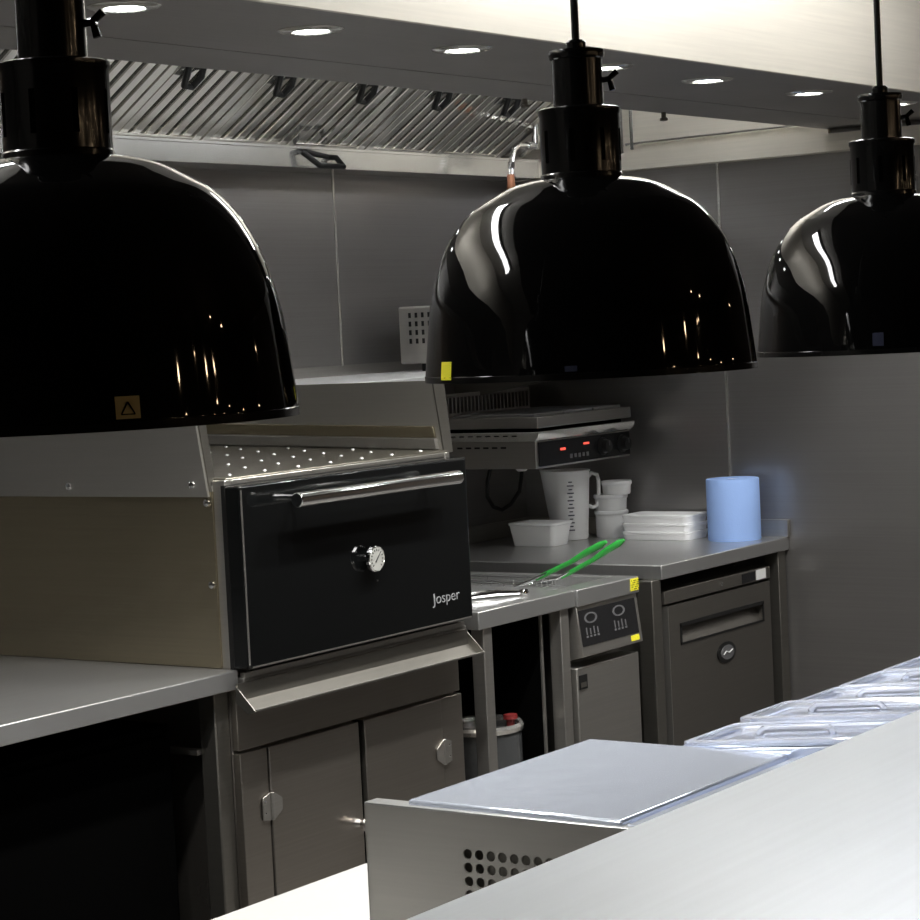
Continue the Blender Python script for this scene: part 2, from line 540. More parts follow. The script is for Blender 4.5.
# ------------------------------------------------------------------ left worktop
t = thing('worktop_table', 'stainless worktop table left of the charcoal oven, dark beneath', 'worktop', (2.4, 3.4, 0))
MB().box(1.2, 3.345, 2.91, Y1-.001, .862, .90).build('tabletop', 'steel_top', t, bevel=.003)
for x, y in ((3.303, 2.94), (3.303, 3.80), (1.24, 2.94), (1.24, 3.80)):
    MB().box(x, x+.042, y, y+.042, .0, .862).build('leg', 'steel_dark', t, bevel=.003)
MB().box(3.292, 3.310, 2.982, 3.80, .735, .745).build('side_rail', 'steel', t)
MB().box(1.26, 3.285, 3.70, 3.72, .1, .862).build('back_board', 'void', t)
t = thing('undercounter_black_box', 'plain black box filling the dark void below the left worktop', 'cabinet', (2.8, 3.3, 0))  # plain black box that fills the dark void under the worktop
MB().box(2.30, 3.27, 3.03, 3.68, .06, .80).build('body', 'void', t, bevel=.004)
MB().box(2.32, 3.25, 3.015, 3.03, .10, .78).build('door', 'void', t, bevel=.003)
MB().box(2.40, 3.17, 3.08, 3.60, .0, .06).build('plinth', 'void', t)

# ------------------------------------------------------------------ charcoal oven
t = thing('charcoal_oven', 'charcoal oven with black door, chrome bar handle and round thermometer', 'oven', (3.73, 3.4, 0.87))
m = MB()
m.box(3.352, 4.108, 2.955, 3.80, .885, 1.262)
m.build('body', 'steel', t, bevel=.004)
m = MB()   # front rim around the door
m.box(3.352, 3.372, 2.925, 2.958, .886, 1.272)
m.box(4.098, 4.116, 2.925, 2.958, .885, 1.272)
m.box(3.372, 4.098, 2.925, 2.958, 1.262, 1.272)
m.box(3.352, 4.116, 2.925, 2.958, .886, .894)
m.build('front_rim', 'steel', t, bevel=.002)
# top deck, slightly raised to the back, dotted with rivets
m = MB()
m.prism([(3.362, 2.93, 1.262), (3.362, 3.87, 1.262), (3.362, 3.87, 1.300), (3.362, 2.93, 1.276)], (.756, 0, 0))
dk = m.build('top_deck', 'steel_deck', t, bevel=.003)
rv = None
for i in range(7):
    for j in range(8):
        x = 3.42+i*.108+(.05 if j % 2 else 0)
        y = 2.97+j*.095
        if x < 4.09:
            z = 1.276+(y-2.93)/.94*.024
            if rv is None:
                org()
                rv = MB().lathe([(.0045, 0), (.0035, .0025), (0, .0035)], (0, 0, 0), 8).build('rivet', 'steel_shelf', dk)
                org(t.location)
                o_ = rv
            else:
                o_ = rv.copy()
                o_.parent = dk
                COL.objects.link(o_)
            o_.location = Vector((x, y, z-.0003))-Vector(t.location)
# left side of the housing: lower sheet coloured with its warm reflection, grey upper sheet lapped over it
lo = lab(MB().box(3.346, 3.352, 2.955, Y1-.002, .901, 1.250).build('side_panel', 'steel_warm_refl', t), 'lower side sheet with a warm reflection put into its colour')
sh = MB().prism([(3.340, 2.960, 1.240), (3.340, 2.990, 1.432), (3.340, Y1-.002, 1.432), (3.340, Y1-.002, 1.240)], (.006, 0, 0)).build('side_shield', 'steel_satin', t)
for y, z in ((3.336, 1.261), (3.000, 1.264), (3.67, 1.261)):
    MB().lathe([(.008, 0), (.007, .004), (.003, .006), (0, .006)], (3.340, y, z), 12, 'x').build('rivet', 'chrome', sh)
for y, z in ((2.968, 1.228), (2.966, 1.066)):
    MB().lathe([(.008, 0), (.007, .004), (.003, .006), (0, .006)], (3.346, y, z), 12, 'x').build('rivet', 'chrome', lo)
MB().prism([(3.346, 2.958, 1.25), (3.366, 2.958, 1.25), (3.366, 2.985, 1.432), (3.346, 2.985, 1.432)], (0, .004, 0)).build('shield_flange', 'steel_dark', t)
# right shield, seen from its inner side across the deck
rs = MB().prism([(4.118, 2.945, 1.270), (4.118, 2.968, 1.432), (4.118, Y1-.002, 1.432), (4.118, Y1-.002, 1.270)], (.006, 0, 0)).build('side_shield', 'steel_satin', t)
MB().prism([(4.118, 2.944, 1.270), (4.118, 2.967, 1.432), (4.160, 2.967, 1.432), (4.150, 2.944, 1.270)], (0, -.004, 0)).build('shield_flange', 'steel_dark', t)
MB().prism([(4.106, 2.955, 1.279), (4.106, 2.958, 1.302), (4.106, 3.870, 1.325), (4.106, 3.870, 1.303)], (.012, 0, 0)).build('deck_upstand', 'steel', t, bevel=.001)
MB().prism([(4.112, 2.960, 1.304), (4.112, 2.965, 1.330), (4.112, 3.870, 1.352), (4.112, 3.870, 1.327)], (.006, 0, 0)).build('deck_upstand', 'steel_warm_refl', t, bevel=.001)
# door
m = MB()
m.box(3.345, 4.100, 2.915, 2.93, .895, 1.262)
m.build('door_gasket', 'black', t)
d = MB().box(3.335, 4.103, 2.872, 2.915, .903, 1.262).build('door', 'oven_black', t, bevel=.006, seg=3)
MB().box(3.3365, 3.3385, 2.8712, 2.874, .912, 1.254).build('edge_highlight_trim', 'steel', d)  # pale strip drawn as the highlight along the door's bevelled edge
MB().box(3.345, 4.095, 2.8715, 2.873, .905, .908).build('edge_highlight_trim', 'steel', d)
m = MB()
m.tube([(3.437, 2.815, 1.226), (3.990, 2.815, 1.226)], .0150, 24)
hd = m.build('handle', 'chrome', d, bevel=.002)
for x in (3.49, 3.94):
    MB().tube([(x, 2.815, 1.226), (x, 2.873, 1.226)], .007, 12).build('handle_post', 'chrome', d)
GX, GZ = 3.729, 1.077
g = MB().lathe([(0, 0), (.010, 0), (.010, .012), (.024, .012), (.0275, .016), (.0275, .023), (.026, .025), (.0245, .022), (0, .023)], (GX, 2.872, GZ), 40, 'y').build('thermometer', 'chrome', d)
m = MB()
m.lathe([(0, 0), (.0244, 0), (.0244, .0008), (0, .0008)], (GX, 2.8488, GZ), 36, 'y')
m.build('dial_face', 'dial', d)
m = MB()
for k in range(13):
    a = math.radians(225-k*22.5)
    ca, sa = math.cos(a), math.sin(a)
    n1, n2 = .0165, .021
    w = .0009
    m.hexa([(GX+ca*n1-sa*w, 2.8479, GZ+sa*n1+ca*w), (GX+ca*n1+sa*w, 2.8479, GZ+sa*n1-ca*w), (GX+ca*n2+sa*w, 2.8479, GZ+sa*n2-ca*w), (GX+ca*n2-sa*w, 2.8479, GZ+sa*n2+ca*w)],
           [(GX+ca*n1-sa*w, 2.8472, GZ+sa*n1+ca*w), (GX+ca*n1+sa*w, 2.8472, GZ+sa*n1-ca*w), (GX+ca*n2+sa*w, 2.8472, GZ+sa*n2-ca*w), (GX+ca*n2-sa*w, 2.8472, GZ+sa*n2+ca*w)])
a = math.radians(48)
m.tube([(GX-.008*math.cos(a), 2.847, GZ-.008*math.sin(a)), (GX+.016*math.cos(a), 2.847, GZ+.016*math.sin(a))], [.0016, .0006], 6)
m.build('needle_and_ticks', 'black', d)
text_part('Josper', 'lettering', 'silver_print', d, (3.952, 2.8712, .952), .034, ROT_FRONT, .0006, -.0003, sx=1.15)
MB().lathe([(0, 0), (.0025, 0), (.002, .002), (0, .002)], (3.757, 2.872, 1.028), 8, 'y').build('rivet', 'chrome', d)

# ------------------------------------------------------------------ stand under the oven
t = thing('oven_stand', 'stainless stand with two hinged doors and drip ledge under the charcoal oven', 'cabinet', (3.73, 3.3, 0))
MB().box(3.349, 4.108, 2.94, 3.80, .12, .868).build('body', 'steel_cab', t, bevel=.003)
MB().box(3.349, 4.112, 2.90, 3.80, .868, .884).build('stand_top', 'steel', t, bevel=.002)
MB().box(3.349, 4.108, 2.924, 2.94, .737, .866).build('apron', 'steel_cab', t, bevel=.0015)
MB().box(3.349, 3.431, 2.921, 2.94, .13, .731).build('stile', 'steel_cab', t, bevel=.0015)
MB().box(4.030, 4.110, 2.921, 2.94, .13, .731).build('stile', 'steel_cab', t, bevel=.0015)
d1 = MB().box(3.434, 3.728, 2.918, 2.94, .14, .731).build('door', 'steel_cab', t, bevel=.002)
d2 = MB().box(3.748, 4.027, 2.918, 2.94, .14, .731).build('door', 'steel_cab', t, bevel=.002)
MB().box(3.730, 3.746, 2.930, 2.94, .14, .731).build('door_gap', 'void', t)
for x in (3.36, 3.40, 4.05):
    pass
for x, y in ((3.36, 2.95), (4.05, 2.95), (3.36, 3.73), (4.05, 3.73)):
    MB().lathe([(0, 0), (.022, 0), (.022, .01), (.014, .02), (.014, .125), (0, .125)], (x+.02, y+.02, 0), 16).build('foot', 'steel_dark', t)
# hinges
for dd, hx, side in ((d1, 3.4325, 1), (d2, 4.0285, -1)):
    for hz in (.612, .26):
        m = MB()
        m.tube([(hx, 2.915, hz-.028), (hx, 2.915, hz+.028)], .0038, 10)
        m.prism([(hx-side*.004, 2.9185, hz-.028), (hx-side*.028, 2.9185, hz-.024), (hx-side*.028, 2.9185, hz+.020), (hx-side*.004, 2.9185, hz+.028)], (0, -.0025, 0))
        m.prism([(hx+side*.004, 2.9165, hz-.028), (hx+side*.030, 2.9165, hz-.012), (hx+side*.030, 2.9165, hz+.012), (hx+side*.004, 2.9165, hz+.028)], (0, -.0025, 0))
        h = m.build('hinge', 'steel', dd, bevel=.0006)
        for sx, sz in ((-.020, -.012), (-.020, .012), (.012, -.016), (.012, .016), (.023, 0)):
            MB().lathe([(.0024, 0), (0, .0018)], (hx+side*sx, 2.9155, hz+sz), 8, 'y').build('screw', 'chrome', dd)
# knob
MB().lathe([(0, 0), (.010, 0), (.007, .012), (.012, .018), (.017, .027), (.015, .036), (.008, .040), (0, .041)], (3.706, 2.918, .52), 20, 'y').build('knob', 'chrome', d1)
MB().lathe([(0, 0), (.010, 0), (.007, .012), (.012, .018), (.017, .027), (.015, .036), (.008, .040), (0, .041)], (3.770, 2.918, .50), 20, 'y').build('knob', 'chrome', d2)
# drip ledge: an open channel hung under the door
m = MB()
m.prism([(3.325, 2.900, .876), (3.325, 2.900, .838), (3.325, 2.872, .818), (3.325, 2.852, .824), (3.325, 2.854, .828), (3.325, 2.871, .823), (3.325, 2.896, .842), (3.325, 2.896, .876)], (.785, 0, 0))
m.prism([(3.322, 2.900, .872), (3.322, 2.900, .838), (3.322, 2.872, .818), (3.322, 2.852, .824)], (.003, 0, 0))
m.prism([(4.110, 2.900, .872), (4.110, 2.900, .838), (4.110, 2.872, .818), (4.110, 2.852, .824)], (.003, 0, 0))
dl = m.build('drip_ledge', 'steel_dark', t)
MB().tube([(3.325, 2.853, .8265), (4.112, 2.853, .8265)], .0018, 6).build('ledge_lip', 'steel', dl)
MB().box(3.352, 4.105, 2.90, 2.912, .880, .8935).build('sill', 'steel', t)

# ------------------------------------------------------------------ shelf and vented box on the back wall
t = thing('wall_shelf', 'stainless wall shelf with low upstand behind the charcoal oven', 'shelf', (4.7, 3.6, 1.41))
MB().box(4.165, 5.84, 3.27, Y1-.001, 1.412, 1.430).build('shelf_board', 'steel_shelf', t, bevel=.002)
MB().box(4.165, 5.84, 3.868, Y1-.001, 1.430, 1.458).build('upstand', 'steel', t)
for x in (4.5, 5.5):
    MB().prism([(x, Y1-.001, 1.412), (x, 3.35, 1.412), (x, Y1-.001, 1.33)], (.006, 0, 0)).build('bracket', 'steel_dark', t)
t = thing('vented_appliance', 'pale grey box with vent slots standing on the wall shelf behind the middle lamp', 'appliance', (5.3, 3.62, 1.43))
MB().box(5.11, 5.50, 3.42, 3.785, 1.452, 1.612).build('casing', 'steel_satin', t, bevel=.005)
m = MB()
for j in range(4):
    for k in range(8):
        y = 3.745-k*.022
        z = 1.588-j*.024
        m.box(5.1085, 5.111, y-.004, y+.004, z-.008, z+.006)
m.build('vent_slots', 'black', t)
for x, y in ((5.15, 3.46), (5.15, 3.70), (5.44, 3.46), (5.44, 3.70)):
    MB().box(x, x+.03, y, y+.04, 1.430, 1.452).build('foot', 'black', t)

# ------------------------------------------------------------------ infill worktop + fryer
t = thing('infill_worktop', 'low stainless worktop on square legs between oven stand and fryer', 'worktop', (4.4, 3.3, 0))
MB().box(4.205, 4.617, 2.93, 3.78, .858, .90).build('tabletop', 'steel_top', t, bevel=.003)
MB().box(4.235, 4.270, 2.94, 2.975, 0, .858).build('leg', 'steel', t, bevel=.002)
MB().box(4.564, 4.600, 2.94, 2.975, 0, .858).build('leg', 'steel', t, bevel=.002)
MB().box(4.235, 4.270, 3.70, 3.735, 0, .858).build('leg', 'steel', t, bevel=.002)
MB().box(4.560, 4.596, 3.70, 3.735, 0, .858).build('leg', 'steel', t, bevel=.002)
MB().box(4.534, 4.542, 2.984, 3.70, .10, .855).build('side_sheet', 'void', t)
MB().box(4.533, 4.543, 2.980, 2.984, .10, .855).build('side_sheet_edge', 'steel', t)
MB().box(4.210, 4.600, 3.755, 3.775, .90, .915).build('rear_lip', 'steel', t)

t = thing('metal_tongs', 'pair of silver tongs lying on the low worktop beside the oven door', 'tongs', (4.43, 3.05, .90))
m = MB()
m.tube([(4.36, 3.16, .906), (4.43, 3.07, .911), (4.50, 3.00, .906)], [.006, .008, .005], 8)
m.tube([(4.37, 3.10, .906), (4.44, 3.04, .911), (4.50, 3.00, .906)], [.006, .008, .005], 8)
m.build('arms', 'chrome', t)
MB().lathe([(0, .001), (.012, .001), (.013, .008), (.010, .014), (0, .014)], (4.50, 3.0, .90), 14).build('pivot', 'chrome', t)

t = thing('deep_fryer', 'stainless fryer with black control panel and green handled baskets', 'fryer', (4.76, 3.3, 0))
MB().box(4.620, 4.903, 2.985, 3.76, .10, .858).build('body', 'steel_dark', t, bevel=.003)
m = MB()
m.box(4.618, 4.908, 2.922, 2.990, .858, .900)
m.box(4.618, 4.908, 3.60, 3.78, .858, .905)
m.box(4.618, 4.645, 2.99, 3.60, .858, .900)
m.box(4.880, 4.908, 2.99, 3.60, .858, .900)
m.box(4.645, 4.880, 2.99, 3.60, .858, .872)
m.build('tank_rim', 'steel_top', t, bevel=.003)
# sloping control fascia
fa = MB().prism([(4.620, 2.985, .857), (4.620, 2.930, .857), (4.620, 2.915, .735), (4.620, 2.985, .718)], (.285, 0, 0)).build('control_fascia', 'steel', t, bevel=.002)


def fasc(x, s, n=0.0):      # point on the fascia slope: s from top edge down
    d = Vector((0, -.015, -.122)).normalized()
    nn = Vector((0, -.122, .015)).normalized()
    return Vector((x, 2.930, .857))+d*s+nn*n


def fq(m, x0, x1, s0, s1, n0, n1):
    m.hexa([fasc(x0, s0, n0), fasc(x1, s0, n0), fasc(x1, s1, n0), fasc(x0, s1, n0)],
           [fasc(x0, s0, n1), fasc(x1, s0, n1), fasc(x1, s1, n1), fasc(x0, s1, n1)])


m = MB()
fq(m, 4.624, 4.890, .010, .098, 0, .0015)
pn = m.build('control_panel', 'panel_black', fa)
for bx in (4.640, 4.772):
    m = MB()
    # round display outline
    for k in range(16):
        a0, a1 = 2*PI*k/16, 2*PI*(k+1)/16
        for rr in ((.022, .016),):
            q = []
            for (a, r) in ((a0, rr[0]), (a1, rr[0]), (a1, rr[1]), (a0, rr[1])):
                q.append((bx+.035+r*1.35*math.cos(a), .032+r*.62*math.sin(a)))
            m.hexa([fasc(x, s, .0015) for x, s in q], [fasc(x, s, .0022) for x, s in q])
    m.build('display_ring', 'grey_print', fa)
    m = MB()
    for k in range(4):
        fq(m, bx+.006+k*.017, bx+.011+k*.017, .054+(k % 2)*.003, .072, .0015, .0024)
        fq(m, bx+.004+k*.017, bx+.013+k*.017, .074, .079, .0015, .0024)
    m.build('keys', 'grey_print', fa)
m = MB()
fq(m, 4.850, 4.888, .102, .116, 0, .001)
lab(m.build('sticker', 'yellow', fa), 'small yellow and green sticker')
MB().box(4.866, 4.904, 2.9205, 2.922, .866, .896).build('warning_sticker', 'yellow', t)
m = MB()
for j in range(5):
    for k in range(7):
        if (j*3+k*5) % 4 != 1:
            m.box(4.869+k*.0052, 4.8715+k*.0052, 2.9198, 2.9206, .869+j*.0053, .8718+j*.0053)
m.build('sticker_print', 'black', t)
dr = MB().box(4.612, 4.905, 2.930, 2.985, .11, .708).build('door', 'steel', t, bevel=.003)
MB().box(4.618, 4.652, 2.927, 2.9305, .655, .690).build('handle_recess', 'black', dr)
MB().box(4.622, 4.647, 2.9265, 2.9275, .660, .672).build('handle_lip', 'steel_dark', dr)
for x in (4.63, 4.87):
    for y in (3.02, 3.70):
        MB().lathe([(0, 0), (.018, 0), (.014, .02), (.014, .10), (0, .10)], (x, y, 0), 12).build('foot', 'steel_dark', t)

for k, (p0, p1, l) in enumerate((((4.70, 3.095, .912), (4.70, 2.885, 1.009), 'left of the two green handled fryer baskets, handle crossing the worktop edge'),
                                 ((4.832, 3.105, .900), (4.85, 2.925, .997), 'right of the two green handled fryer baskets, handle tip nearest the white foam boxes'))):
    x = p0[0]
    b = thing('fryer_basket', l, 'fryer basket', (x, 3.3, .88), 'green handled fryer baskets')
    x0, x1 = x-.048, x+.040
    m = MB()
    for z in (.876, .893):
        m.tube([(x0, 3.15, z), (x1, 3.15, z), (x1, 3.50, z), (x0, 3.50, z), (x0, 3.15, z)], .0022, 6)
    for i in range(6):
        y = 3.15+i*.07
        m.tube([(x0, y, .893), (x0, y, .876), (x1, y, .876), (x1, y, .893)], .0013, 6)
    for i in range(1, 4):
        xx = x0+i*.025
        m.tube([(xx, 3.15, .893), (xx, 3.15, .876), (xx, 3.50, .876), (xx, 3.50, .893)], .0013, 6)
    m.build('wire_basket', 'chrome', b)
    P0, P1 = Vector(p0), Vector(p1)
    m = MB()
    m.tube([(x-.02, 3.15, .893), P0+Vector((-.008, .01, -.002)), P0.lerp(P1, .3)], .003, 8)
    m.tube([(x+.02, 3.15, .893), P0+Vector((.008, .01, -.002)), P0.lerp(P1, .3)], .003, 8)
    m.build('handle_wire', 'chrome', b)
    m = MB()
    dv = P1-P0
    m.tube([P0, P0+dv*.1, P0+dv*.5+Vector((0, 0, -.003)), P0+dv*.72, P0+dv*.92, P1], [.004, .0062, .0062, .0085, .009, .004], 12)
    m.build('handle_grip', 'green', b)

# film wrapped drum under the infill worktop
t = thing('oil_drum', 'film wrapped metal drum with bright rim and red cap under the low worktop', 'drum', (4.425, 3.095, 0))
DX, DY = 4.425, 3.095
MB().lathe([(0, 0), (.098, 0), (.101, .01), (.099, .02), (.100, .28), (.103, .29), (.099, .30), (.100, .582), (.092, .586), (0, .582)], (DX, DY, 0), 40).build('shell', 'film', t, angle=50)
MB().lathe([(.094, .580), (.104, .582), (.106, .592), (.102, .600), (.095, .596)], (DX, DY, 0), 40, closed=True).build('lid_ring', 'steel_bright', t)
MB().lathe([(0, .582), (.010, .582), (.010, .598), (.018, .602), (.017, .612), (0, .614)], (DX+.058, DY-.050, 0), 16).build('cap', 'red', t)

# ------------------------------------------------------------------ corner counter with fridge
t = thing('corner_counter', 'stainless corner counter with upstand above the undercounter fridge', 'counter', (5.5, 3.4, 0))
MB().box(5.125, X2-.001, 2.98, Y1-.001, .862, .900).build('tabletop', 'steel_top', t, bevel=.003)
MB().box(5.845, X2-.001, 2.975, Y1-.001, .900, .950).build('upstand', 'steel', t, bevel=.0015)
MB().box(5.125, 5.845, 3.866, Y1-.001, .900, .950).build('upstand', 'steel', t, bevel=.0015)
for x, y in ((5.086, 2.99), (5.805, 2.99), (5.086, 3.80), (5.805, 3.80)):
    MB().box(x+.002, x+.048, y, y+.046, 0, .862).build('leg', 'steel_dark', t, bevel=.002)

t = thing('undercounter_fridge', 'dark steel undercounter fridge with recessed handle and oval badge', 'fridge', (5.47, 3.3, 0))
MB().box(5.172, 5.768, 3.03, 3.70, .05, .825).build('body', 'steel_dark', t, bevel=.003)
MB().box(5.168, 5.772, 3.0, 3.03, .790, .825).build('control_strip', 'fridge', t, bevel=.002)
MB().box(5.600, 5.678, 2.9985, 3.0, .794, .820).build('display', 'panel_black', t)
MB().box(5.686, 5.742, 2.9985, 3.0, .794, .822).build('label_plate', 'white_print', t)
MB().lathe([(0, 0), (.006, 0), (.006, .003), (0, .004)], (5.479, 3.0, .808), 12, 'y').build('lock', 'chrome', t)
# door made of boards around a real recess
m = MB()
A, B_, Cc, Dd = 5.243, 5.715, .677, .728
x0, x1, z0, z1, y0, y1 = 5.178, 5.762, .08, .783, 2.998, 3.03
m.box(x0, x1, y0, y1, z0, Cc)
m.box(x0, x1, y0, y1, Dd, z1)
m.box(x0, A, y0, y1, Cc, Dd)
m.box(B_, x1, y0, y1, Cc, Dd)
d = m.build('door', 'fridge', t, bevel=.0)
MB().box(5.176, 5.1785, 2.9965, 3.03, .08, .785).build('edge_strip', 'steel', d)
m = MB()
m.box(A, B_, y1-.006, y1, Cc, Dd)
m.prism([(A, y0+.004, Cc), (A, y1-.006, Cc), (A, y1-.006, Dd-.012)], (B_-A, 0, 0))
m.build('handle_recess', 'fridge', d)
m = MB()
e = .004
m.box(A-e, B_+e, y0-.002, y0, Cc-e, Cc+.002)
m.box(A-e, B_+e, y0-.002, y0, Dd-.006, Dd+e)
m.box(A-e, A+.004, y0-.002, y0, Cc, Dd)
m.box(B_-.004, B_+e, y0-.002, y0, Cc, Dd)
m.build('recess_frame', 'black', d)
bz, bx = .618, 5.488
m = MB()
m.lathe([(0, 0), (.030, 0), (.030, .003), (.026, .0045), (0, .0045)], (0, 0, 0), 32, 'y')
for v in m.bm.verts: v.co = Vector((bx+v.co.x*1.75, y0+v.co.y, bz+v.co.z*.98))
bd = m.build('badge', 'black', d)
m = MB()
m.lathe([(0, 0), (.023, 0), (.022, .0015), (0, .0015)], (0, 0, 0), 32, 'y')
for v in m.bm.verts: v.co = Vector((bx+v.co.x*1.62, y0-.0045+v.co.y, bz+v.co.z*.88))
m.build('badge_plate', 'grey_print', d)
m = MB()
pts = [(bx-.025, y0-.0066, bz-.004), (bx-.010, y0-.0066, bz+.004), (bx+.006, y0-.0066, bz-.001), (bx+.025, y0-.0066, bz+.005)]
m.tube(pts, .0016, 6)
m.build('badge_mark', 'white_print', d)
for x in (5.20, 5.72):
    for y in (3.06, 3.66):
        MB().lathe([(0, 0), (.018, 0), (.014, .02), (.014, .05), (0, .05)], (x, y, 0), 12).build('foot', 'black', t)

# ------------------------------------------------------------------ griddle on the back wall
t = thing('electric_griddle', 'wall mounted stainless griddle with black control panel and red light', 'griddle', (5.54, 3.65, 1.14))
GX0, GX1, GY0, GY1 = 5.285, 5.795, 3.455, 3.80
MB().box(GX0, GX1, GY0+.006, GY1, 1.142, 1.222).build('body', 'steel', t, bevel=.003)
m = MB()
m.prism([(GX0-.004, GY0-.012, 1.246), (GX0-.004, GY1, 1.246), (GX0-.004, GY1, 1.222), (GX0-.004, GY0+.006, 1.218), (GX0-.004, GY0-.006, 1.230)], (GX1-GX0+.012, 0, 0))
m.build('collar', 'steel_bright', t, bevel=.002)
MB().box(GX0+.02, GX1-.02, GY0+.02, GY1, 1.246, 1.256).build('shadow_gap', 'void', t)
m = MB()
m.box(GX0-.002, GX1-.004, GY0-.006, GY1, 1.256, 1.288)
pl = m.build('plate', 'steel', t, bevel=.003)
m = MB()
for k in range(3):
    a = GX0+.02+k*.160
    m.box(a, a+.15, GY0+.02, GY1-.05, 1.288, 1.296)
m.build('plate_tiles', 'steel_top', pl, bevel=.002)
# perforated flue at the back
m = MB()
n = 24
for k in range(n+1):
    xx = GX0+.01+k*(.46/n)
    m.box(xx, xx+.007, GY1-.012, GY1-.006, 1.300, 1.350)
m.box(GX0+.01, GX0+.477, GY1-.012, GY1-.006, 1.345, 1.356)
m.box(GX0+.01, GX0+.477, GY1-.012, GY1-.006, 1.288, 1.300)
fl = m.build('flue_grille', 'steel_satin', t)
MB().box(GX0+.01, GX0+.477, GY1-.006, GY1, 1.288, 1.352).build('flue_back', 'void', t)
m = MB()
for k in range(6):
    m.box(GX0-.001, GX0+.001, 3.56+k*.03, 3.578+k*.03, 1.200, 1.205)
for k in range(8):
    m.box(GX0-.0055, GX0-.003, 3.52+k*.03, 3.536+k*.03, 1.234, 1.237)
m.build('vent_slots', 'black', t)
cp = MB().box(GX0+.012, GX1-.006, GY0+.002, GY0+.006, 1.148, 1.216).build('control_panel', 'panel_black', t)
m = MB()
m.box(5.405, 5.432, GY0+.0005, GY0+.002, 1.186, 1.193)
m.box(5.530, 5.560, GY0+.0005, GY0+.002, 1.194, 1.200)
m.build('indicator', 'red_led', cp)
for x in (5.635, 5.745):
    k = MB().lathe([(0, 0), (.026, 0), (.026, .004), (.020, .006), (.018, .022), (0, .024)], (x, GY0+.002, 1.182), 28, 'y').build('knob', 'black', cp)
    MB().box(x-.0015, x+.0015, GY0-.0235, GY0-.020, 1.184, 1.198).build('knob_mark', 'grey_print', k)
m = MB()
for k in range(5):
    m.box(5.455+k*.022, 5.468+k*.022, GY0+.0005, GY0+.002, 1.160+(k % 2)*.001, 1.172)
m.build('keys', 'grey_print', cp)
m = MB()
for x in (5.33, 5.73):
    m.prism([(x, Y1-.001, 1.29), (x, GY1, 1.29), (x, GY1, 1.17), (x, Y1-.001, 1.15)], (.02, 0, 0))
m.build('wall_bracket', 'steel_dark', t)
MB().lathe([(0, 0), (.022, 0), (.020, -.022), (.012, -.030), (0, -.030)], (5.60, 3.72, 1.142), 20).build('cable_gland', 'white_print', t)
m = MB()
pts = [(5.50, 3.76, 1.142), (5.49, 3.77, 1.09), (5.50, 3.78, 1.045), (5.535, 3.785, 1.012), (5.58, 3.785, .998), (5.615, 3.775, 1.012), (5.627, 3.75, 1.05), (5.61, 3.73, 1.09), (5.60, 3.72, 1.115)]
m.tube(pts, .006, 8)
m.build('power_cable', 'black', t)

# ------------------------------------------------------------------ things standing on the corner counter
ZT = .900


def rtub(m, cx, cy, hw, hd, r, z0, z1, grow=0.0, seg=5, cap=(True, True), rot=0.0):
    """rounded rectangle loft"""
    rings = []
    for z, g in ((z0, 0.0), (z1, grow)):
        ring = []
        for (sx, sy, a0) in ((1, 1, 0), (-1, 1, 90), (-1, -1, 180), (1, -1, 270)):
            for i in range(seg+1):
                a = math.radians(a0+90*i/seg)
                px = sx*(hw+g-r)+r*math.cos(a)
                py = sy*(hd+g-r)+r*math.sin(a)
                c_, s_ = math.cos(rot), math.sin(rot)
                ring.append(m.v((cx+px*c_-py*s_, cy+px*s_+py*c_, z)))
        rings.append(ring)
    a, b = rings
    n = len(a)
    for i in range(n):
        m.face([a[i], a[(i+1) % n], b[(i+1) % n], b[i]])
    if cap[0]: m.face(a[::-1])
    if cap[1]: m.face(b)


# rectangular tub
t = thing('food_tub', 'low rectangular translucent tub with lid in front of the jug', 'food container', (5.535, 3.622, ZT))
R1 = 0.0
m = MB()
rtub(m, 5.535, 3.622, .044, .070, .014, ZT, ZT+.062, .009)
m.build('tub', 'poly', t, bevel=.002)
m = MB()
rtub(m, 5.535, 3.622, .056, .082, .016, ZT+.060, ZT+.069, .0)
m.build('lid', 'poly_lid', t, bevel=.003)
# measuring jug
t = thing('measuring_jug', 'tall translucent measuring jug with open handle and printed scale', 'jug', (5.70, 3.622, ZT))
JX, JY = 5.70, 3.622
m = MB()
m.lathe([(0, .001), (.050, .001), (.053, .006), (.064, .200), (.067, .206), (.064, .208), (.061, .200), (.050, .010), (0, .008)], (JX, JY, ZT), 40)
for v in m.bm.verts:      # pouring lip towards the left
    if v.co.z > ZT+.17:
        d = Vector((v.co.x-JX, v.co.y-JY, 0))
        if d.length > .01:
            al = max(0, d.normalized().dot(Vector((-.58, .81, 0))))**10
            v.co += Vector((-.58, .81, .25))*.020*al*min(1, (v.co.z-ZT-.17)/.03)
m.build('body', 'poly', t, angle=50)
dv = Vector((.58, -.81, 0))
P = lambda r, z: (JX+dv.x*r, JY+dv.y*r, ZT+z)
m = MB()
m.tube([P(.058, .184), P(.070, .195), P(.086, .190), P(.090, .172), P(.089, .118), P(.083, .098), P(.070, .092), P(.056, .098)], .006, 10)
m.build('handle', 'poly', t)
m = MB()
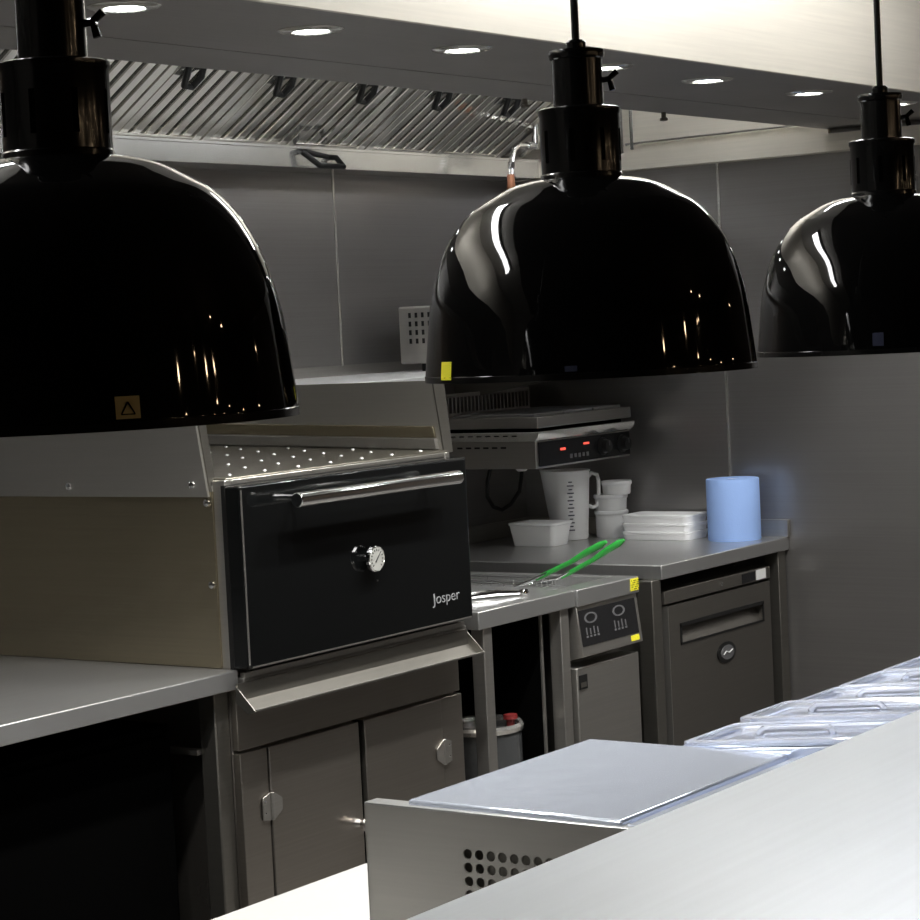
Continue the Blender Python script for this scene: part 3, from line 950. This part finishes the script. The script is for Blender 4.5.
# scale facing the room
sd = Vector((-.80, -.60, 0))
for k in range(14):
    z = .03+k*.011
    r = .0535+(.0105)*z/.2+.0005
    a = math.atan2(sd.y, sd.x)
    w = .16 if k % 2 == 0 else .09
    q = []
    for aa in (a-w, a-w/3, a+w/3, a+w):
        q.append((JX+math.cos(aa)*r, JY+math.sin(aa)*r))
    for (p, p2) in zip(q, q[1:]):
        m.hexa([(p[0], p[1], ZT+z), (p2[0], p2[1], ZT+z), (p2[0], p2[1], ZT+z+.0035), (p[0], p[1], ZT+z+.0035)],
               [(p[0]+sd.x*.0004, p[1]+sd.y*.0004, ZT+z), (p2[0]+sd.x*.0004, p2[1]+sd.y*.0004, ZT+z), (p2[0]+sd.x*.0004, p2[1]+sd.y*.0004, ZT+z+.0035), (p[0]+sd.x*.0004, p[1]+sd.y*.0004, ZT+z+.0035)])
m.build('scale_marks', 'blue_print', t)
# stacked round tubs
TX, TY = 5.790, 3.532


def round_tub(cx, cy, z, r, h, label, lidh=.012):
    t = thing('round_tub', label, 'food container', (cx, cy, z), 'round lidded tubs stacked beside the jug')
    MB().lathe([(0, 0), (r*.92, 0), (r*.95, .004), (r*.98, h-lidh), (0, h-lidh)], (cx, cy, z), 36).build('tub', 'poly', t)
    MB().lathe([(0, h-lidh), (r*1.02, h-lidh), (r*1.05, h-lidh+.003), (r*1.05, h-.003), (r*1.02, h), (r*.9, h), (r*.88, h-.003), (0, h-.003)], (cx, cy, z), 36).build('lid', 'poly_lid', t)
    return t


round_tub(TX, TY, ZT, .049, .080, 'round translucent tub at the bottom of the stack beside the jug')
round_tub(TX, TY, ZT+.080, .049, .048, 'round translucent tub in the middle of the stack beside the jug')
round_tub(TX+.003, TY-.020, ZT+.128, .044, .040, 'shallow round tub, topmost of the stack beside the jug')
# foam boxes: a low stack of lidded trays
t0 = None
for k in range(3):
    z = ZT+k*.0245
    lbl = ['white foam tray at the bottom of the low stack beside the blue roll',
           'white foam tray in the middle of the low stack beside the blue roll',
           'white foam tray on top of the low stack beside the blue roll'][k]
    t = thing('foam_tray', lbl, 'food tray', (5.765, 3.335, z), 'white foam trays stacked beside the blue roll')
    m = MB()
    rtub(m, 5.765, 3.335, .060, .110, .018, z, z+.018, .004)
    m.build('tray', 'foam', t, bevel=.002)
    m = MB()
    rtub(m, 5.765, 3.335, .065, .114, .018, z+.018, z+.0245, 0)
    m.build('rim', 'foam', t, bevel=.001)
# blue roll
t = thing('paper_roll', 'blue paper towel roll standing upright on the corner counter', 'paper roll', (5.762, 3.104, ZT))
MB().lathe([(.020, 0), (.0745, 0), (.0765, .003), (.0765, .174), (.0745, .177), (.020, .177)], (5.762, 3.104, ZT), 56, closed=True).build('roll', 'blue_paper', t)
MB().lathe([(.0175, .002), (.0198, .002), (.0198, .175), (.0175, .175)], (5.762, 3.104, ZT), 28, closed=True).build('core', 'foam', t)

# ------------------------------------------------------------------ low white topped unit behind the island
t = thing('low_chest', 'low white topped chest standing behind the perforated island unit', 'chest', (2.6, 2.2, 0))
MB().box(1.75, 3.25, 1.98, 2.43, .06, .575).build('body', 'steel_cab', t, bevel=.003)
MB().box(1.74, 3.26, 1.97, 2.478, .575, .600).build('lid', 'white_top', t, bevel=.004)
MB().box(1.80, 3.20, 2.02, 2.38, .0, .06).build('plinth', 'void', t)

# ------------------------------------------------------------------ island prep unit with perforated side
UX, UY0, UY1, UZ = 2.470, 1.16, 1.930, .892
t = thing('prep_unit', 'island prep unit with smooth steel lid and perforated end panel', 'prep counter', (2.8, 1.55, 0))
MB().box(UX+.03, 2.957, UY0, 1.86, .12, .872).build('body', 'steel_dark', t)
# perforated end panel with real holes
m = MB()
pit, hr = .0189, .0072
cols, rows = 21, 8
py1 = 1.757+pit/2
pz1 = .838+pit/2
py0, pz0 = py1-cols*pit, pz1-rows*pit
xa = UX-.0015
SEG = 12


def ring_cell(m, cy, cz, x):
    h = pit/2
    out, inn = [], []
    for k in range(SEG):
        a = 2*PI*(k+.5)/SEG
        ca, sa = math.cos(a), math.sin(a)
        s = h/max(abs(ca), abs(sa))
        out.append(m.v((x, cy+ca*s, cz+sa*s)))
        inn.append(m.v((x, cy+ca*hr, cz+sa*hr)))
    back = [m.v((x+.0025, v.co.y, v.co.z)) for v in inn]
    for k in range(SEG):
        k2 = (k+1) % SEG
        m.face([out[k], out[k2], inn[k2], inn[k]])
        m.face([inn[k], inn[k2], back[k2], back[k]])
    # corner triangles of the square cell
    for sy, sz in ((1, 1), (-1, 1), (-1, -1), (1, -1)):
        cnr = Vector((x, cy+sy*h, cz+sz*h))
        near = sorted(out, key=lambda v: (v.co-cnr).length)[:2]
        m.face([m.v(cnr), near[0], near[1]])


for i in range(cols):
    for j in range(rows):
        ring_cell(m, py1-pit*(i+.5), pz1-pit*(j+.5), xa)


def quad(m, ya, yb, za, zb, x):
    m.face([m.v((x, ya, za)), m.v((x, yb, za)), m.v((x, yb, zb)), m.v((x, ya, zb))])


quad(m, py1, UY1, .14, UZ, xa)
quad(m, UY0, py0, .14, UZ, xa)
quad(m, py0, py1, pz1, UZ, xa)
quad(m, py0, py1, .14, pz0, xa)
bmesh.ops.remove_doubles(m.bm, verts=m.bm.verts, dist=.00005)
ep = m.build('perforated_panel', 'steel_satin', t, angle=60)
m = MB()
m.box(UX-.0015, UX+.028, UY1-.003, UY1, .14, UZ)
m.box(UX-.0015, UX+.028, UY0, UY1, UZ-.001, UZ+.003)
m.build('panel_flange', 'steel_top', t, bevel=.001)
MB().box(2.479, 2.957, 1.518, 1.862, .872, .902).build('lid', 'steel_lid', t, bevel=.004)
MB().box(2.479, 2.957, UY0, 1.512, .868, .897).build('front_ledge', 'steel_lid', t, bevel=.003)
for y in (1.2, 1.8):
    for x in (2.52, 2.88):
        MB().lathe([(0, 0), (.022, 0), (.018, .02), (.018, .12), (0, .12)], (x, y, 0), 14).build('foot', 'steel_dark', t)

# chilled ingredient rail with lidded pans
t = thing('ingredient_rail', 'refrigerated steel rail holding the row of clear lidded pans', 'prep counter', (3.5, 1.5, 0))
m = MB()
RX0, RX1 = 2.962, 4.24
m.box(RX0, RX1, UY0, 1.700, .12, .800)
m.build('body', 'steel_dark', t)
TI = math.radians(5.0)


def rp(x, s, n):     # point in the tilted rail: s measured from the far edge towards the pass, n up
    return Vector((x, 1.722-s*math.cos(TI)-n*math.sin(TI), .892+s*math.sin(TI)+n*math.cos(TI)))


def rbox(m, x0, x1, s0, s1, n0, n1):
    m.hexa([rp(x0, s0, n0), rp(x1, s0, n0), rp(x1, s1, n0), rp(x0, s1, n0)], [rp(x0, s0, n1), rp(x1, s0, n1), rp(x1, s1, n1), rp(x0, s1, n1)])


m = MB()
rbox(m, RX0, RX1, 0, .014, -.05, .0)
rbox(m, RX0, RX1, .345, .40, -.05, .004)
rbox(m, RX0, RX0+.006, .014, .345, -.05, .0)
rbox(m, RX1-.006, RX1, .014, .345, -.05, .0)
m.build('rail_frame', 'steel_lid', t, bevel=.002)
for x in (3.0, 4.18):
    for y in (1.2, 1.66):
        MB().lathe([(0, 0), (.022, 0), (.018, .02), (.018, .12), (0, .12)], (x, y, 0), 14).build('foot', 'steel_dark', t)

PW, PD = .177, .325
plabels = ['clear lidded pan nearest the smooth steel lid of the prep unit',
           'second clear lidded pan along the rail, its lid set slightly higher',
           'third clear lidded pan along the rail, near the right edge of the view',
           'fourth clear lidded pan along the rail, cut off at the right edge',
           'fifth clear lidded pan along the rail, beyond the round picture edge',
           'sixth clear lidded pan along the rail, beyond the round picture edge',
           'seventh clear lidded pan, at the far end of the rail']


def tray_loft(m, x0, x1, s0, s1, levels, r=.018, seg=4):
    """levels: list of (inset, n). Rounded rectangle rings lofted"""
    rings = []
    for ins, n in levels:
        ring = []
        a0_, a1_, b0_, b1_ = x0+ins, x1-ins, s0+ins, s1-ins
        for (cx, cs, st) in ((a1_-r, b1_-r, 0), (a0_+r, b1_-r, 90), (a0_+r, b0_+r, 180), (a1_-r, b0_+r, 270)):
            for i in range(seg+1):
                a = math.radians(st+90*i/seg)
                ring.append(m.v(rp(cx+r*math.cos(a), cs+r*math.sin(a), n)))
        rings.append(ring)
    n_ = len(rings[0])
    for A_, B2 in zip(rings, rings[1:]):
        for i in range(n_):
            m.face([A_[i], A_[(i+1) % n_], B2[(i+1) % n_], B2[i]])
    return rings


for k, l in enumerate(plabels):
    x0 = RX0+.007+k*(PW+.003)
    x1 = x0+PW
    up = .006 if k == 1 else 0.0
    t = thing('gastronorm_pan', l, 'food pan', ((x0+x1)/2, 1.55, .80), 'clear lidded pans in the rail')
    m = MB()
    rg = tray_loft(m, x0, x1, .012, .012+PD, [(0, .001), (0, .004), (.010, .005), (.013, .002), (.016, -.075)])
    m.face(rg[-1])
    m.build('pan', 'steel_lid', t, angle=50)
    m = MB()
    rg = tray_loft(m, x0+.001, x1-.001, .013, .011+PD, [(.014, .003+up), (0, .004+up), (0, .010+up), (.006, .012+up), (.012, .011+up), (.018, .000+up), (.040, -.003+up), (.046, .003+up), (.052, .0035+up)])
    m.face(rg[-1])
    m.build('lid', 'clear', t, angle=40)
    m = MB()
    xc = (x0+x1)/2
    m.tube([rp(xc, .10, .003+up), rp(xc, .11, .013+up), rp(xc, .22, .013+up), rp(xc, .23, .003+up)], .006, 8)
    m.build('lid_grip', 'clear', t)

# ------------------------------------------------------------------ the pass
t = thing('pass_counter', 'bright white steel pass counter in the foreground under the heat lamps', 'counter', (2.2, .9, 0))
MB().box(0.95, 4.6, .52, 1.150, 1.02, 1.05).build('countertop', 'steel_pass', t, bevel=.004)
MB().box(1.05, 4.55, .60, 1.05, .0, 1.02).build('base', 'steel_dark', t)

# ------------------------------------------------------------------ heat lamps over the pass
RL = .125
PROF = [(1.000, 0.0), (1.003, .03), (.985, .20), (.957, .43), (.92, .585), (.872, .73), (.815, .84), (.75, .93), (.68, 1.0), (.616, 1.042), (.54, 1.085), (.463, 1.125), (.37, 1.155), (.28, 1.170), (.245, 1.172)]
# smooth the outline
def crom(p, n=4):
    out = []
    for i in range(len(p)-1):
        p0 = p[max(0, i-1)]; p1 = p[i]; p2 = p[i+1]; p3 = p[min(len(p)-1, i+2)]
        for k in range(n):
            t_ = k/n
            out.append(tuple(.5*((2*b)+(-a+c)*t_+(2*a-5*b+4*c-d)*t_*t_+(-a+3*b-3*c+d)*t_**3) for a, b, c, d in zip(p0, p1, p2, p3)))
    out.append(p[-1])
    return out


PR = [(r*RL, h*RL) for r, h in crom(PROF, 3)]


def prof_r(h):
    for a, b in zip(PR, PR[1:]):
        if a[1] <= h <= b[1]:
            return a[0]+(b[0]-a[0])*(h-a[1])/(b[1]-a[1]+1e-9)
    return PR[-1][0]


def lamp_sticker(parent, lx, ly, lz, ang, h0, h1, width, name, mat, off=.0006, stamp=None):
    """thin decal following the dome; ang is the compass angle in the world, width in metres"""
    m = MB()
    nU, nV = 5, 4
    grid = []
    for j in range(nV+1):
        h = h0+(h1-h0)*j/nV
        r = prof_r(h)+off
        row = []
        for i in range(nU+1):
            a = ang+(i/nU-.5)*width/r
            row.append(m.v((lx+r*math.cos(a), ly+r*math.sin(a), lz+h)))
        grid.append(row)
    for j in range(nV):
        for i in range(nU):
            m.face([grid[j][i], grid[j][i+1], grid[j+1][i+1], grid[j+1][i]])
    return m.build(name, mat, parent)


def make_lamp(lx, ly, lz, label, stickers):
    t = thing('heat_lamp', label, 'heat lamp', (lx, ly, lz), 'black heat lamps over the pass')
    m = MB()
    inner = [(r-.0025, h-.002) for r, h in PR if h > .002]
    m.lathe([(PR[0][0]-.0025, 0)] + PR + [(0, PR[-1][1])], (lx, ly, lz), 96)
    s = m.build('shade', 'lamp_black', t, angle=60)
    MB().lathe([(PR[0][0]-.0012, .0004), (PR[0][0]-.0026, .001)] + inner + [(0, inner[-1][1])], (lx, ly, lz), 64).build('shade_lining', 'lamp_inner', s, angle=60)
    MB().lathe([(RL*.985, -.0015), (RL*1.006, -.0015), (RL*1.008, .003), (RL*.995, .004)], (lx, ly, lz), 96, closed=True).build('rim', 'lamp_cap', s)
    # stepped cap: wide lower sleeve and narrow upper sleeve
    z = PR[-1][1]
    MB().lathe([(0, z-.002), (.0315, z-.002), (.0310, z+.003), (.0302, z+.004), (.0302, z+.047), (.0312, z+.049), (.0312, z+.052), (.029, z+.053), (0, z+.053)], (lx, ly, lz), 48).build('lower_sleeve', 'lamp_cap', t, angle=30)
    m = MB()
    for k in range(8):
        a = 2*PI*k/8+.35
        ca, sa = math.cos(a), math.sin(a)
        r0, r1, w = .0299, .0305, .0016
        m.hexa([(lx+ca*r0-sa*w, ly+sa*r0+ca*w, lz+z+.012), (lx+ca*r0+sa*w, ly+sa*r0-ca*w, lz+z+.012), (lx+ca*r1+sa*w, ly+sa*r1-ca*w, lz+z+.012), (lx+ca*r1-sa*w, ly+sa*r1+ca*w, lz+z+.012)],
               [(lx+ca*r0-sa*w, ly+sa*r0+ca*w, lz+z+.036), (lx+ca*r0+sa*w, ly+sa*r0-ca*w, lz+z+.036), (lx+ca*r1+sa*w, ly+sa*r1-ca*w, lz+z+.036), (lx+ca*r1-sa*w, ly+sa*r1+ca*w, lz+z+.036)])
    m.build('vent_slots', 'void', t)
    z2 = z+.053
    MB().lathe([(0, z2-.001), (.0192, z2-.001), (.0190, z2+.036), (.0205, z2+.037), (.0212, z2+.040), (.0205, z2+.043), (0, z2+.043)], (lx, ly, lz), 40).build('upper_sleeve', 'lamp_cap', t, angle=30)
    z3 = z2+.043
    MB().lathe([(0, z3-.001), (.0075, z3-.001), (.0075, z3+.006), (.0055, z3+.008), (0, z3+.008)], (lx, ly, lz), 16).build('cable_nut', 'lamp_cap', t)
    MB().tube([(lx, ly, lz+z3+.006), (lx, ly, ZC-.02)], .0030, 10).build('cord', 'black', t)
    MB().lathe([(0, 0), (.045, 0), (.043, -.015), (.02, -.03), (0, -.03)], (lx, ly, ZC), 28).build('ceiling_rose', 'lamp_cap', t)
    # wing screw on the side of the upper sleeve
    a = math.radians(-62)
    dx, dy = math.cos(a), math.sin(a)
    m = MB()
    m.tube([(lx+dx*.018, ly+dy*.018, lz+z2+.020), (lx+dx*.026, ly+dy*.026, lz+z2+.021)], .0022, 8)
    m.tube([(lx+dx*.026, ly+dy*.026, lz+z2+.012), (lx+dx*.024, ly+dy*.024, lz+z2+.021), (lx+dx*.030, ly+dy*.030, lz+z2+.026)], .0024, 8)
    m.build('wing_screw', 'lamp_cap', t)
    MB().lathe([(0, .055), (.012, .055), (.014, .075), (.012, .10), (0, .14)], (lx, ly, lz), 20).build('bulb', 'bulb_heat', t)
    ld = bpy.data.lights.new('heat_light', 'SPOT')
    ld.energy = HEAT_WATT
    ld.spot_size = math.radians(130)
    ld.spot_blend = .4
    ld.shadow_soft_size = .02
    ld.color = (.97, .98, 1.0)
    lo = bpy.data.objects.new('heat_light', ld)
    lo.location = (0, 0, .045)
    lo.parent = t
    COL.objects.link(lo)
    for st in stickers:
        lamp_sticker(s, lx, ly, lz, *st)
    return t


def facing(lx, ly, off):     # compass angle on the dome seen from the viewing side, off>0 turns to the left
    return math.atan2(-ly, -lx)-off


make_lamp(1.466, .907, 1.510, 'middle black dome heat lamp, shown whole, with a bright yellow sticker',
          [(facing(1.466, .907, math.radians(57.2)), .0012, .0145, .0150, 'yellow_sticker', 'yellow'),
           (facing(1.466, .907, math.radians(6.3)), .0045, .0085, .0090, 'rating_label', 'blue_print')])
la = (.911, .903, 1.507)
lt = make_lamp(*la, 'leftmost and nearest black dome heat lamp with a faded yellow square sticker',
               [(facing(la[0], la[1], math.radians(-12.5)), .0045, .0160, .0128, 'warning_sticker', 'yellow_old')])
# triangle on the warning sticker
m = MB()
aa = facing(la[0], la[1], math.radians(-12.5))
rr = prof_r(.012)+.0009
for k in range(3):
    p = [(-.0036, .0068), (.0036, .0068), (0, .0130)]
    a_, b_ = p[k], p[(k+1) % 3]
    q0 = (la[0]+rr*math.cos(aa+a_[0]/rr), la[1]+rr*math.sin(aa+a_[0]/rr), la[2]+a_[1])
    q1 = (la[0]+rr*math.cos(aa+b_[0]/rr), la[1]+rr*math.sin(aa+b_[0]/rr), la[2]+b_[1])
    m.tube([q0, q1], .00045, 5)
m.build('sticker_print', 'void', [o for o in lt.children if o.name.startswith('shade')][0])
make_lamp(2.015, .910, 1.508, 'rightmost and farthest black dome heat lamp with a small blue grey label',
          [(facing(2.015, .910, math.radians(4.5)), .006, .018, .0100, 'rating_label', 'blue_print')])
